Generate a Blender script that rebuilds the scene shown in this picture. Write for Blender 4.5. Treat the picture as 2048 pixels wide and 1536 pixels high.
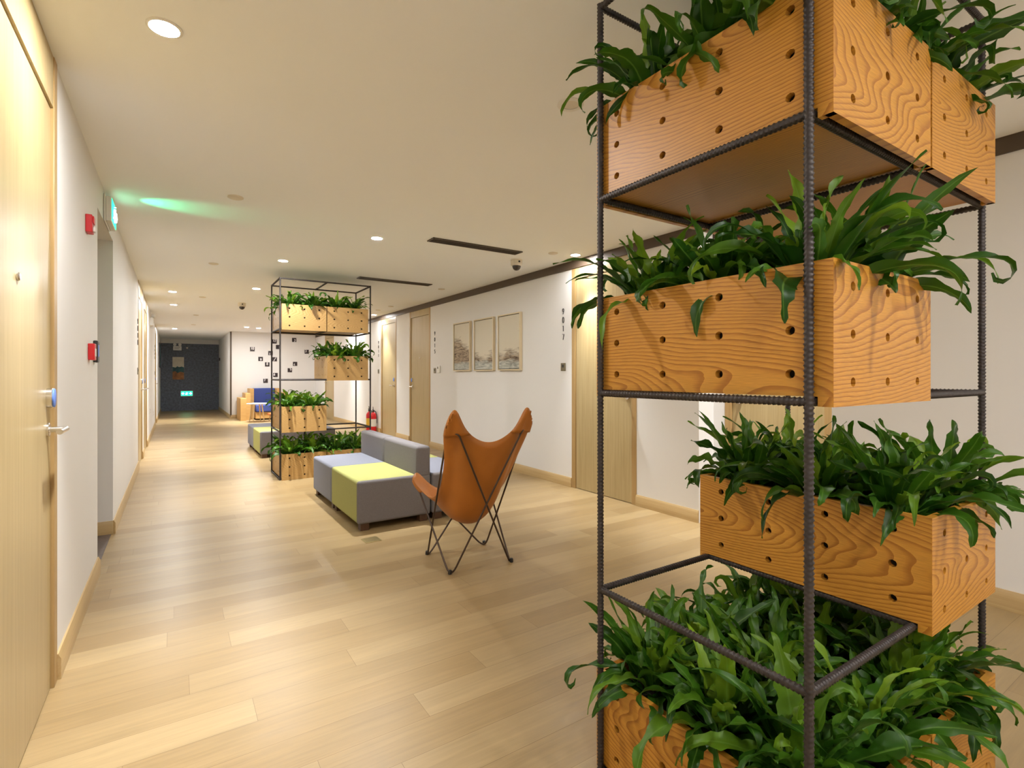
import bpy, math, random
from math import sin, cos, pi, radians, sqrt, atan2
from mathutils import Vector, Matrix

for o in list(bpy.data.objects):
    bpy.data.objects.remove(o)
C = bpy.context.scene.collection
SC = bpy.context.scene
random.seed(7)

# ------------------------------------------------------------ camera, world, exposure
CAM_H, YAW = 1.246, 0.58
cd = bpy.data.cameras.new('camera')
cam = bpy.data.objects.new('camera', cd)
C.objects.link(cam)
cam.location = (0, 0, CAM_H)
cam.rotation_euler = (pi / 2, 0, -YAW)
cd.sensor_width = 36.0
cd.lens = 1030.0 / 2048 * 36
cd.shift_y = -17.5 / 2048
cd.clip_start = 0.02
SC.camera = cam
w = bpy.data.worlds.new('world')
SC.world = w
w.use_nodes = True
w.node_tree.nodes['Background'].inputs[0].default_value = (1, .93, .84, 1)
w.node_tree.nodes['Background'].inputs[1].default_value = .02
SC.view_settings.view_transform = 'Standard'
SC.view_settings.look = 'None'
SC.view_settings.gamma = 1
SC.view_settings.use_curve_mapping = False
SC.view_settings.exposure = 0.97
SC.cycles.max_bounces = 8
SC.cycles.diffuse_bounces = 6
SC.cycles.glossy_bounces = 4
SC.cycles.sample_clamp_indirect = 4.0
LAMP_COL = (1.0, 1.0, .985)
LAMP_W = 205.0
LAMP_SIZE = radians(60)

# ------------------------------------------------------------ room numbers
XL, XR, H = -.405, 3.70, 2.515
YB, YF, YD = -4.0, 16.85, 21.5
XC = 1.347
TRIM_Z = 2.425

# ------------------------------------------------------------ materials
def new_mat(name):
    m = bpy.data.materials.new(name)
    m.use_nodes = True
    nt = m.node_tree
    return m, nt, nt.nodes['Principled BSDF']

def N(nt, typ, **kw):
    n = nt.nodes.new(typ)
    for k, v in kw.items():
        setattr(n, k, v)
    return n

def plain(name, col, rough=.5, metal=0, spec=.5, noise=0, nscale=8, bump=0, bscale=200):
    m, nt, b = new_mat(name)
    b.inputs['Base Color'].default_value = (*col, 1)
    b.inputs['Roughness'].default_value = rough
    b.inputs['Metallic'].default_value = metal
    b.inputs['Specular IOR Level'].default_value = spec
    if noise or bump:
        tc = N(nt, 'ShaderNodeTexCoord')
    if noise:
        n = N(nt, 'ShaderNodeTexNoise')
        n.inputs['Scale'].default_value = nscale
        n.inputs['Detail'].default_value = 5
        nt.links.new(tc.outputs['Object'], n.inputs['Vector'])
        r = N(nt, 'ShaderNodeValToRGB')
        r.color_ramp.elements[0].position = .3
        r.color_ramp.elements[1].position = .7
        r.color_ramp.elements[0].color = (*[c * (1 - noise) for c in col], 1)
        r.color_ramp.elements[1].color = (*[min(1, c * (1 + noise)) for c in col], 1)
        nt.links.new(n.outputs['Fac'], r.inputs['Fac'])
        nt.links.new(r.outputs['Color'], b.inputs['Base Color'])
    if bump:
        n2 = N(nt, 'ShaderNodeTexNoise')
        n2.inputs['Scale'].default_value = bscale
        nt.links.new(tc.outputs['Object'], n2.inputs['Vector'])
        bp = N(nt, 'ShaderNodeBump')
        bp.inputs['Strength'].default_value = bump
        bp.inputs['Distance'].default_value = .004
        nt.links.new(n2.outputs['Fac'], bp.inputs['Height'])
        nt.links.new(bp.outputs['Normal'], b.inputs['Normal'])
    return m

def emit(name, col, s):
    m, nt, b = new_mat(name)
    b.inputs['Base Color'].default_value = (*col, 1)
    b.inputs['Emission Color'].default_value = (*col, 1)
    b.inputs['Emission Strength'].default_value = s
    return m

def oak_box(name='oiled_oak', cols=((.56, .265, .035), (.515, .232, .027), (.36, .136, .012), (.35, .128, .010))):
    """oak veneer with cathedral figure, from UVs in metres along/across the grain"""
    m, nt, b = new_mat(name)
    L = nt.links.new
    uv = N(nt, 'ShaderNodeUVMap', uv_map='grain')
    sep = N(nt, 'ShaderNodeSeparateXYZ')
    L(uv.outputs['UV'], sep.inputs[0])
    def math_(op, a, c=None):
        n = N(nt, 'ShaderNodeMath', operation=op)
        for i, v in enumerate((a, c)):
            if v is None: continue
            if isinstance(v, (int, float)): n.inputs[i].default_value = v
            else: L(v, n.inputs[i])
        return n.outputs[0]
    def noise(sx, sy, scale, detail=3, rough=.5):
        mp = N(nt, 'ShaderNodeMapping')
        mp.inputs['Scale'].default_value = (sx, sy, 1)
        L(uv.outputs['UV'], mp.inputs['Vector'])
        n = N(nt, 'ShaderNodeTexNoise')
        n.inputs['Scale'].default_value = scale
        n.inputs['Detail'].default_value = detail
        n.inputs['Roughness'].default_value = rough
        L(mp.outputs[0], n.inputs['Vector'])
        return n.outputs['Fac']
    warp = math_('MULTIPLY', math_('SUBTRACT', noise(.55, 1.6, 2.6, 2), .5), .15)
    warp2 = math_('MULTIPLY', math_('SUBTRACT', noise(.5, 2.0, 16, 3), .5), .010)
    fy = math_('SUBTRACT', math_('FRACT', math_('DIVIDE', sep.outputs['Y'], 10.0)), .5)
    y = math_('ADD', math_('MULTIPLY', fy, 10.0), math_('ADD', math_('MULTIPLY', warp, .25), warp2))
    fx = math_('SUBTRACT', math_('FRACT', math_('DIVIDE', sep.outputs['X'], 4.0)), .5)
    t = math_('ADD', math_('MULTIPLY', fx, .80), warp)
    r = math_('SQRT', math_('ADD', math_('MULTIPLY', y, y), math_('MULTIPLY', t, t)))
    ring = math_('FRACT', math_('MULTIPLY', r, 112.0))
    ramp = N(nt, 'ShaderNodeValToRGB')
    cr = ramp.color_ramp
    cr.elements[0].position = 0; cr.elements[0].color = (*cols[0], 1)
    cr.elements[1].position = 1; cr.elements[1].color = (*cols[3], 1)
    e = cr.elements.new(.58); e.color = (*cols[1], 1)
    e = cr.elements.new(.86); e.color = (*cols[2], 1)
    L(ring, ramp.inputs['Fac'])
    pores = noise(5, 170, 4, 3, .6)
    pr = N(nt, 'ShaderNodeMapRange')
    pr.inputs['From Min'].default_value = .35; pr.inputs['From Max'].default_value = .62
    pr.inputs['To Min'].default_value = .80; pr.inputs['To Max'].default_value = 1.06
    L(pores, pr.inputs['Value'])
    mx = N(nt, 'ShaderNodeVectorMath', operation='SCALE')
    L(ramp.outputs['Color'], mx.inputs[0]); L(pr.outputs[0], mx.inputs['Scale'])
    L(mx.outputs[0], b.inputs['Base Color'])
    b.inputs['Roughness'].default_value = .42
    bp = N(nt, 'ShaderNodeBump')
    bp.inputs['Strength'].default_value = .15; bp.inputs['Distance'].default_value = .001
    L(pores, bp.inputs['Height']); L(bp.outputs['Normal'], b.inputs['Normal'])
    return m

def veneer(name, c1, c2, axis='Z', rough=.38):
    """fine straight-grained pale veneer; axis = grain direction in object space"""
    m, nt, b = new_mat(name)
    tc = N(nt, 'ShaderNodeTexCoord')
    mp = N(nt, 'ShaderNodeMapping')
    s = {'X': (.8, 26, 26), 'Y': (26, .8, 26), 'Z': (26, 26, .8)}[axis]
    mp.inputs['Scale'].default_value = s
    nt.links.new(tc.outputs['Object'], mp.inputs['Vector'])
    n = N(nt, 'ShaderNodeTexNoise')
    n.inputs['Scale'].default_value = 2.0; n.inputs['Detail'].default_value = 6; n.inputs['Roughness'].default_value = .62
    n.inputs['Distortion'].default_value = .4
    nt.links.new(mp.outputs[0], n.inputs['Vector'])
    r = N(nt, 'ShaderNodeValToRGB')
    r.color_ramp.elements[0].position = .3; r.color_ramp.elements[0].color = (*c1, 1)
    r.color_ramp.elements[1].position = .7; r.color_ramp.elements[1].color = (*c2, 1)
    nt.links.new(n.outputs['Fac'], r.inputs['Fac'])
    nt.links.new(r.outputs['Color'], b.inputs['Base Color'])
    b.inputs['Roughness'].default_value = rough
    return m

def plank_floor():
    m, nt, b = new_mat('oak_plank_floor')
    L = nt.links.new
    tc = N(nt, 'ShaderNodeTexCoord')
    br = N(nt, 'ShaderNodeTexBrick')
    br.offset = 0.0
    br.inputs['Scale'].default_value = 1.0
    br.inputs['Brick Width'].default_value = 1.25
    br.inputs['Row Height'].default_value = .158
    br.inputs['Mortar Size'].default_value = .0011
    br.inputs['Mortar Smooth'].default_value = .3
    br.inputs['Color1'].default_value = (.285, .193, .088, 1)
    br.inputs['Color2'].default_value = (.365, .264, .134, 1)
    br.inputs['Mortar'].default_value = (.20, .13, .058, 1)
    sp = N(nt, 'ShaderNodeSeparateXYZ'); L(tc.outputs['Object'], sp.inputs[0])
    rw = N(nt, 'ShaderNodeMath', operation='DIVIDE'); L(sp.outputs['Y'], rw.inputs[0]); rw.inputs[1].default_value = .158
    fl = N(nt, 'ShaderNodeMath', operation='FLOOR'); L(rw.outputs[0], fl.inputs[0])
    wn = N(nt, 'ShaderNodeTexWhiteNoise', noise_dimensions='1D'); L(fl.outputs[0], wn.inputs['W'])
    sh = N(nt, 'ShaderNodeMath', operation='MULTIPLY_ADD'); L(wn.outputs['Value'], sh.inputs[0]); sh.inputs[1].default_value = 1.25
    L(sp.outputs['X'], sh.inputs[2])
    cx = N(nt, 'ShaderNodeCombineXYZ'); L(sh.outputs[0], cx.inputs['X']); L(sp.outputs['Y'], cx.inputs['Y'])
    L(cx.outputs[0], br.inputs['Vector'])
    def noise(sx, sy, sc, det, dist=0):
        mp = N(nt, 'ShaderNodeMapping')
        mp.inputs['Scale'].default_value = (sx, sy, 1)
        L(tc.outputs['Object'], mp.inputs['Vector'])
        n = N(nt, 'ShaderNodeTexNoise')
        n.inputs['Scale'].default_value = sc; n.inputs['Detail'].default_value = det
        n.inputs['Roughness'].default_value = .65; n.inputs['Distortion'].default_value = dist
        L(mp.outputs[0], n.inputs['Vector'])
        return n.outputs['Fac']
    n1 = noise(1.0, 24, 2.2, 6, .6)
    n2 = noise(.9, 5, 1.6, 3, 1.2)
    def rng(v, a, c, lo=.3, hi=.7):
        r = N(nt, 'ShaderNodeMapRange')
        r.inputs['From Min'].default_value = lo; r.inputs['From Max'].default_value = hi
        r.inputs['To Min'].default_value = a; r.inputs['To Max'].default_value = c
        L(v, r.inputs['Value']); return r.outputs[0]
    m1 = N(nt, 'ShaderNodeMath', operation='MULTIPLY')
    L(rng(n1, .86, 1.08), m1.inputs[0]); L(rng(n2, .92, 1.06), m1.inputs[1])
    mx = N(nt, 'ShaderNodeVectorMath', operation='SCALE')
    L(br.outputs['Color'], mx.inputs[0]); L(m1.outputs[0], mx.inputs['Scale'])
    L(mx.outputs[0], b.inputs['Base Color'])
    L(rng(n1, .30, .42), b.inputs['Roughness'])
    b.inputs['Specular IOR Level'].default_value = .4
    return m

def leaf_mat():
    m, nt, b = new_mat('fern_leaf')
    L = nt.links.new
    at = N(nt, 'ShaderNodeVertexColor', layer_name='tint')
    uv = N(nt, 'ShaderNodeUVMap', uv_map='leaf')
    sep = N(nt, 'ShaderNodeSeparateXYZ'); L(uv.outputs['UV'], sep.inputs[0])
    ramp = N(nt, 'ShaderNodeValToRGB')
    cr = ramp.color_ramp
    cr.elements[0].color = (.012, .052, .003, 1)
    cr.elements[1].color = (.165, .28, .014, 1)
    e = cr.elements.new(.55); e.color = (.040, .122, .006, 1)
    L(at.outputs['Color'], ramp.inputs['Fac'])
    d = N(nt, 'ShaderNodeMath', operation='SUBTRACT'); L(sep.outputs['X'], d.inputs[0]); d.inputs[1].default_value = .5
    a = N(nt, 'ShaderNodeMath', operation='ABSOLUTE'); L(d.outputs[0], a.inputs[0])
    mr = N(nt, 'ShaderNodeMapRange')
    mr.inputs['From Min'].default_value = .015; mr.inputs['From Max'].default_value = .06
    mr.inputs['To Min'].default_value = .45; mr.inputs['To Max'].default_value = 0
    L(a.outputs[0], mr.inputs['Value'])
    mix = N(nt, 'ShaderNodeMixRGB'); mix.inputs['Color2'].default_value = (.16, .30, .05, 1)
    L(mr.outputs[0], mix.inputs['Fac']); L(ramp.outputs['Color'], mix.inputs['Color1'])
    L(mix.outputs['Color'], b.inputs['Base Color'])
    b.inputs['Roughness'].default_value = .42
    b.inputs['Specular IOR Level'].default_value = .32
    tr = N(nt, 'ShaderNodeBsdfTranslucent')
    hs = N(nt, 'ShaderNodeHueSaturation'); hs.inputs['Value'].default_value = 1.6
    L(mix.outputs['Color'], hs.inputs['Color']); L(hs.outputs['Color'], tr.inputs['Color'])
    ms = N(nt, 'ShaderNodeMixShader'); ms.inputs['Fac'].default_value = .22
    out = nt.nodes['Material Output']
    L(b.outputs[0], ms.inputs[1]); L(tr.outputs[0], ms.inputs[2]); L(ms.outputs[0], out.inputs['Surface'])
    return m

def landscape_art(name, y_off):
    """loose brown wash landscape on cream, object space: x along the wall (0 = left edge of the set), y = height"""
    m, nt, b = new_mat(name)
    L = nt.links.new
    tc = N(nt, 'ShaderNodeTexCoord')
    mp = N(nt, 'ShaderNodeMapping'); mp.inputs['Location'].default_value = (y_off, 0, 0)
    L(tc.outputs['Object'], mp.inputs['Vector'])
    sep = N(nt, 'ShaderNodeSeparateXYZ'); L(mp.outputs[0], sep.inputs[0])
    def M_(op, a, c=None, d=None):
        n = N(nt, 'ShaderNodeMath', operation=op)
        for i, v in enumerate((a, c, d)):
            if v is None: continue
            if isinstance(v, (int, float)): n.inputs[i].default_value = v
            else: L(v, n.inputs[i])
        return n.outputs[0]
    def noise(s, sx, sy, det=6, dist=0):
        q = N(nt, 'ShaderNodeMapping'); q.inputs['Scale'].default_value = (sx, sy, 1)
        L(mp.outputs[0], q.inputs['Vector'])
        n = N(nt, 'ShaderNodeTexNoise'); n.inputs['Scale'].default_value = s; n.inputs['Detail'].default_value = det
        n.inputs['Distortion'].default_value = dist
        L(q.outputs[0], n.inputs['Vector']); return n.outputs['Fac']
    # ridge line along the whole set, as height +.5 in a ramp
    rr_ = N(nt, 'ShaderNodeValToRGB'); cr = rr_.color_ramp; cr.interpolation = 'B_SPLINE'
    prof = [(0, .62), (.12, .58), (.22, .47), (.29, .40), (.36, .41), (.46, .30), (.54, .29), (.60, .36), (.65, .34), (.71, .30), (.80, .31), (.86, .39), (.91, .34), (1, .35)]
    cr.elements[0].position, cr.elements[1].position = prof[0][0], prof[-1][0]
    cr.elements[0].color = (prof[0][1],) * 3 + (1,); cr.elements[1].color = (prof[-1][1],) * 3 + (1,)
    for px, pv in prof[1:-1]:
        cr.elements.new(px).color = (pv, pv, pv, 1)
    L(M_('DIVIDE', sep.outputs['X'], 1.87), rr_.inputs['Fac'])
    def stroke(ang, sx, sy, sc, det=6, dist=.8):
        q = N(nt, 'ShaderNodeMapping'); q.inputs['Rotation'].default_value = (0, 0, radians(ang)); q.inputs['Scale'].default_value = (sx, sy, 1)
        L(mp.outputs[0], q.inputs['Vector'])
        q2 = N(nt, 'ShaderNodeTexNoise'); q2.inputs['Scale'].default_value = sc; q2.inputs['Detail'].default_value = det; q2.inputs['Distortion'].default_value = dist
        L(q.outputs[0], q2.inputs['Vector']); return q2.outputs['Fac']
    rag = M_('MULTIPLY', M_('SUBTRACT', stroke(40, .35, 1.6, 16), .5), .34)
    below = M_('SUBTRACT', M_('ADD', M_('SUBTRACT', rr_.outputs['Color'], .5), rag), sep.outputs['Y'])
    land = N(nt, 'ShaderNodeMapRange'); land.inputs['From Min'].default_value = -.06; land.inputs['From Max'].default_value = .05
    L(below, land.inputs['Value'])
    water = N(nt, 'ShaderNodeMapRange'); water.inputs['From Min'].default_value = -.23; water.inputs['From Max'].default_value = -.27
    L(M_('ADD', sep.outputs['Y'], M_('MULTIPLY', M_('SUBTRACT', noise(9, .5, 2), .5), .16)), water.inputs['Value'])
    st = stroke(38, .30, 1.7, 22, 7, 1.4)
    lr = N(nt, 'ShaderNodeValToRGB')
    lr.color_ramp.elements[0].position = .36; lr.color_ramp.elements[0].color = (.075, .045, .03, 1)
    lr.color_ramp.elements[1].position = .66; lr.color_ramp.elements[1].color = (.46, .36, .25, 1)
    L(st, lr.inputs['Fac'])
    wr = N(nt, 'ShaderNodeValToRGB')
    wr.color_ramp.elements[0].position = .3; wr.color_ramp.elements[0].color = (.22, .23, .21, 1)
    wr.color_ramp.elements[1].position = .62; wr.color_ramp.elements[1].color = (.56, .57, .52, 1)
    L(noise(12, .6, 3, 6, 1), wr.inputs['Fac'])
    m1 = N(nt, 'ShaderNodeMixRGB'); m1.inputs['Color1'].default_value = (.66, .61, .50, 1)
    L(land.outputs[0], m1.inputs['Fac']); L(lr.outputs['Color'], m1.inputs['Color2'])
    m2 = N(nt, 'ShaderNodeMixRGB'); L(water.outputs[0], m2.inputs['Fac'])
    L(m1.outputs['Color'], m2.inputs['Color1']); L(wr.outputs['Color'], m2.inputs['Color2'])
    L(m2.outputs['Color'], b.inputs['Base Color'])
    b.inputs['Roughness'].default_value = .7
    return m

MT = dict(
    wall=plain('white_wall_paint', (.755, .745, .735), .7, noise=.012, nscale=1.5),
    wall_warm=plain('beige_wall_paint', (.66, .57, .44), .7),
    ceil=plain('ceiling_paint', (.90, .92, .945), .8),
    floor=plank_floor(),
    dark_floor=plain('dark_stone_floor', (.10, .075, .065), .4, noise=.2, nscale=14),
    base=veneer('baseboard_oak', (.42, .285, .12), (.51, .365, .18), 'Y'),
    base_x=veneer('baseboard_oak_across', (.42, .285, .12), (.51, .365, .18), 'X'),
    door=veneer('door_veneer', (.385, .29, .135), (.475, .37, .195), 'Z', .33),
    frame=veneer('door_frame_veneer', (.37, .235, .09), (.46, .305, .13), 'Z', .4),
    trim=plain('dark_bronze_trim', (.085, .058, .038), .45, .2),
    oak=oak_box(),
    oak_far_lit=oak_box('oiled_oak_far_lit', ((.54, .335, .125), (.50, .30, .105), (.42, .235, .07), (.41, .225, .065))),  # same oak as the near boxes, stronger light painted in as paler tone
    soil=plain('dark_soil', (.022, .014, .009), .95, noise=.5, nscale=60),
    rebar=plain('rusty_black_rebar', (.043, .034, .032), .48, .35, noise=.25, nscale=30),
    leaf=leaf_mat(),
    leather=plain('tan_leather', (.40, .135, .014), .48, noise=.10, nscale=5, bump=.15, bscale=260),
    rod=plain('brown_steel_rod', (.07, .045, .032), .4, .5),
    grey=plain('grey_fabric', (.170, .158, .165), .85, noise=.08, nscale=160, bump=.35, bscale=700),
    lav=plain('light_grey_fabric', (.20, .21, .26), .85, noise=.05, nscale=160, bump=.35, bscale=700),
    yellow=plain('lime_yellow_fabric', (.36, .365, .115), .85, noise=.06, nscale=160, bump=.35, bscale=700),
    block=plain('dark_walnut_block', (.075, .033, .014), .5),
    chrome=plain('brushed_steel', (.72, .70, .68), .22, 1),
    brass=plain('brass', (.56, .45, .22), .32, .9),
    bronze=plain('bronze_plate', (.23, .20, .135), .4, .6),
    blue=plain('blue_plastic', (.13, .25, .72), .4),
    white=plain('white_plastic', (.78, .77, .74), .4),
    beige=plain('beige_plastic', (.70, .64, .54), .45),
    grille=plain('vent_dark', (.05, .035, .022), .5),
    black=plain('black_plastic', (.018, .017, .017), .4),
    digit=plain('dark_metal_digit', (.03, .026, .026), .4, .4),
    sticker=plain('black_sticker', (.030, .018, .020), .5),
    white_digit=plain('white_digit', (.80, .78, .80), .5),
    red=plain('red_paint', (.58, .012, .018), .32),
    yel_label=plain('yellow_label', (.75, .48, .05), .5),
    dome=plain('smoked_dome', (.03, .02, .017), .08, 0, .8),
    lens=emit('lamp_lens', (1, .99, .97), 720),
    lens_small=emit('small_lamp_lens', (1, .99, .97), 230),
    green_on=emit('exit_green', (.01, .62, .26), 1.6),
    white_on=emit('exit_white', (.85, 1, .93), 3.0),
    navy=plain('navy_fabric', (.045, .07, .26), .85, noise=.1, nscale=80),
    box_oak=veneer('honey_oak', (.45, .25, .075), (.56, .34, .12), 'X', .45),
    birch=plain('birch_leg', (.66, .49, .27), .5),
    orange=plain('orange_top', (.72, .17, .04), .5),
    champagne=plain('champagne_frame', (.66, .56, .38), .35, .25),
    dark_wall=plain('charcoal_blue_wallcovering', (.135, .155, .20), .75, noise=.28, nscale=16),
    cream=plain('cream_canvas', (.66, .60, .48), .7, noise=.1, nscale=7),
    art_teal=plain('teal_paint', (.03, .10, .11), .6, noise=.5, nscale=12),
    art_rust=plain('rust_paint', (.30, .12, .035), .6, noise=.5, nscale=9),
)

# ------------------------------------------------------------ mesh helpers
class MB:
    def __init__(s):
        s.v, s.f, s.uv, s.tint, s.sm = [], [], [], [], []
    def add(s, vs, fs, smooth=False, uvs=None, tint=None):
        o = len(s.v)
        s.v += [tuple(p) for p in vs]
        for i, f in enumerate(fs):
            s.f.append([o + a for a in f])
            s.sm.append(smooth)
            if uvs is not None: s.uv += [uvs[a] for a in f]
            if tint is not None: s.tint += [tint] * len(f)
        return s
    def box(s, a, b):
        (x0, y0, z0), (x1, y1, z1) = a, b
        x0, x1 = min(x0, x1), max(x0, x1); y0, y1 = min(y0, y1), max(y0, y1); z0, z1 = min(z0, z1), max(z0, z1)
        v = [(x0,y0,z0),(x1,y0,z0),(x1,y1,z0),(x0,y1,z0),(x0,y0,z1),(x1,y0,z1),(x1,y1,z1),(x0,y1,z1)]
        return s.add(v, [(3,2,1,0),(4,5,6,7),(0,1,5,4),(1,2,6,5),(2,3,7,6),(3,0,4,7)])
    def tube(s, pts, r, n=8, closed=False, caps=True):
        pts = [Vector(p) for p in pts]
        m = len(pts); rings = []
        up = None
        for i, p in enumerate(pts):
            a = pts[(i - 1) % m] if (closed or i > 0) else p
            c = pts[(i + 1) % m] if (closed or i < m - 1) else p
            d = (c - a).normalized()
            if up is None:
                up = d.orthogonal().normalized()
            else:
                up = (up - d * up.dot(d))
                up = up.normalized() if up.length > 1e-6 else d.orthogonal().normalized()
            sd = d.cross(up)
            rr = r[i] if isinstance(r, (list, tuple)) else r
            rings.append([p + (up * cos(2*pi*k/n) + sd * sin(2*pi*k/n)) * rr for k in range(n)])
        v = [q for R in rings for q in R]; f = []
        for i in range(m if closed else m - 1):
            j = (i + 1) % m
            for k in range(n):
                f.append((i*n+k, i*n+(k+1) % n, j*n+(k+1) % n, j*n+k))
        if caps and not closed:
            f.append(tuple(range(n-1, -1, -1))); f.append(tuple((m-1)*n+k for k in range(n)))
        return s.add(v, f, True)
    def lathe(s, prof, n=24, M=None, smooth=True):
        """prof: list of (r, z) about +Z"""
        v, f = [], []
        for r, z in prof:
            for k in range(n):
                v.append(Vector((r*cos(2*pi*k/n), r*sin(2*pi*k/n), z)))
        if M is not None: v = [M @ p for p in v]
        m = len(prof)
        for i in range(m-1):
            for k in range(n):
                f.append((i*n+k, i*n+(k+1) % n, (i+1)*n+(k+1) % n, (i+1)*n+k))
        f.append(tuple(range(n-1, -1, -1))); f.append(tuple((m-1)*n+k for k in range(n)))
        return s.add(v, f, smooth)
    def mesh(s, name, mat):
        me = bpy.data.meshes.new(name)
        me.from_pydata(s.v, [], s.f)
        me.polygons.foreach_set('use_smooth', s.sm)
        if s.uv:
            l = me.uv_layers.new(name='grain' if not s.tint else 'leaf')
            l.data.foreach_set('uv', [c for u in s.uv for c in u])
        if s.tint:
            ca = me.color_attributes.new('tint', 'FLOAT_COLOR', 'CORNER')
            ca.data.foreach_set('color', [c for t in s.tint for c in (t, t, t, 1)])
        me.materials.append(mat)
        me.update()
        if not s.tint and len(s.v) < 4000: me.set_sharp_from_angle(angle=radians(42))
        return me
    def obj(s, name, mat, parent=None, bevel=0, seg=2, auto=True):
        me = s.mesh(name, mat)
        return link(name, me, parent, bevel, seg)

def link(name, me, parent=None, bevel=0, seg=2):
    o = bpy.data.objects.new(name, me)
    C.objects.link(o)
    if parent is not None: o.parent = parent
    if bevel:
        b = o.modifiers.new('bevel', 'BEVEL'); b.width = bevel; b.segments = seg; b.limit_method = 'ANGLE'; b.angle_limit = radians(40)
    return o

def tag(o, label, cat, group=None, kind=None):
    o['label'] = label; o['category'] = cat
    if group: o['group'] = group
    if kind: o['kind'] = kind
    return o

def thing(name, label, cat, loc=(0, 0, 0), rotz=0, group=None):
    o = bpy.data.objects.new(name, None)
    o.empty_display_size = .1
    C.objects.link(o)
    o.location = loc; o.rotation_euler = (0, 0, rotz)
    return tag(o, label, cat, group)

def struct(o):
    o['kind'] = 'structure'
    return o

def B(a, b):
    return MB().box(a, b)

# wall frames: local x = reading direction, y = up, z = out of the wall
WALL_R = Matrix(((0, 0, -1), (-1, 0, 0), (0, 1, 0)))
WALL_L = Matrix(((0, 0, 1), (1, 0, 0), (0, 1, 0)))
WALL_F = Matrix(((1, 0, 0), (0, 0, -1), (0, 1, 0)))
def place(o, M3, loc):
    o.rotation_mode = 'XYZ'
    o.rotation_euler = M3.to_euler()
    o.location = loc
    return o

# ------------------------------------------------------------ room shell
struct(B((XL - .3, YB, -.2), (XR + .5, YD + .3, 0)).obj('floor', MT['floor']))
struct(B((XL - 2.2, YB, H), (XR + .5, YD + .3, H + .2)).obj('ceiling', MT['ceil']))
OPEN0, OPEN1, OPENZ = 4.13, 5.10, 2.30
D1, D2, D3, D4 = (1.62, 2.78), (8.45, 9.47), (9.92, 11.0), (15.45, 16.4)
# left wall pieces
for y0, y1, z0 in [(YB, D1[0], 0), (D1[1], OPEN0, 0), (OPEN0, OPEN1, OPENZ), (OPEN1, D2[0], 0), (D2[1], D3[0], 0), (D3[1], D4[0], 0), (D4[1], YD, 0)]:
    struct(B((XL - .2, y0, z0), (XL, y1, H)).obj('wall_left', MT['wall']))
# side passage behind the opening
struct(B((XL - 2.2, OPEN0 - .2, 0), (XL - .2, OPEN0, H)).obj('wall_passage_near', MT['wall_warm']))
struct(B((XL - 2.2, OPEN1, 0), (XL - .2, OPEN1 + .2, H)).obj('wall_passage_far', MT['wall_warm']))
struct(B((XL - 2.4, OPEN0 - .2, 0), (XL - 2.2, OPEN1 + .2, H)).obj('wall_passage_end', MT['wall_warm']))
struct(B((XL - 2.2, OPEN0, -.2), (XL - .3, OPEN1, 0)).obj('floor_passage', MT['dark_floor']))
struct(B((XL - .3, OPEN0, 0), (XL - .01, OPEN1, .004)).obj('trim_threshold', MT['dark_floor']))
# right wall pieces
R17, R15, R13, R11 = (3.47, 4.43), (8.22, 9.17), (9.85, 10.77), (14.68, 15.66)
REC0, REC1, RECX = 1.72, 2.77, 3.90
R19 = (1.80, 2.66)
for y0, y1 in [(YB, REC0), (REC1, R17[0]), (R17[1], R15[0]), (R15[1], R13[0]), (R13[1], R11[0]), (R11[1], YF + .2)]:
    struct(B((XR, y0, 0), (XR + .2, y1, H)).obj('wall_right', MT['wall']))
for y0, y1 in [(REC0 - .05, R19[0]), (R19[1], REC1 + .05)]:
    struct(B((RECX, y0, 0), (RECX + .1, y1, H)).obj('wall_right_recess', MT['wall']))
# far walls
struct(B((XC, YF, 0), (XR, YF + .2, H)).obj('wall_far', MT['wall']))
struct(B((XC, YF + .2, 0), (XC + .2, YD, H)).obj('wall_corridor_right', MT['wall']))
struct(B((XL, YD, 0), (XC + .2, YD + .2, 2.36)).obj('wall_end', MT['dark_wall']))
struct(B((XL, YD, 2.36), (XC + .2, YD + .2, H)).obj('wall_end_top', MT['wall']))
struct(B((XL - .2, YB - .2, 0), (XR + .2, YB, H)).obj('wall_back', MT['wall']))
# bronze ceiling trim on the right wall, corner trim
for y0, y1 in [(YB, REC0), (REC1, YF)]:
    struct(B((XR - .014, y0, TRIM_Z), (XR, y1, H)).obj('trim_1', MT['trim']))
struct(B((RECX - .014, REC0, TRIM_Z), (RECX, REC1, H)).obj('trim_2', MT['trim']))
struct(B((XC - .012, YF - .012, .05), (XC + .03, YF + .03, 2.50)).obj('trim_3', MT['trim']))

def baseboard(name, x, sg, y0, y1):
    m = MB(); t, h = .016, .105
    prof = [(0, 0), (t, 0), (t, h - .02), (t * .6, h - .008), (t * .45, h), (0, h)]
    v = [(x + sg * p[0], yy, p[1]) for yy in (y0, y1) for p in prof]
    n = len(prof)
    f = [(i, (i + 1) % n, n + (i + 1) % n, n + i) for i in range(n)] + [tuple(range(n)), tuple(range(2*n-1, n-1, -1))]
    m.add(v, f)
    return struct(m.obj(name, MT['base']))
def baseboard_x(name, y, sg, x0, x1):
    m = MB(); t, h = .016, .105
    prof = [(0, 0), (t, 0), (t, h - .02), (t * .6, h - .008), (t * .45, h), (0, h)]
    v = [(xx, y + sg * p[0], p[1]) for xx in (x0, x1) for p in prof]
    n = len(prof)
    f = [(i, (i + 1) % n, n + (i + 1) % n, n + i) for i in range(n)] + [tuple(range(n)), tuple(range(2*n-1, n-1, -1))]
    m.add(v, f)
    return struct(m.obj(name, MT['base_x']))
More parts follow.
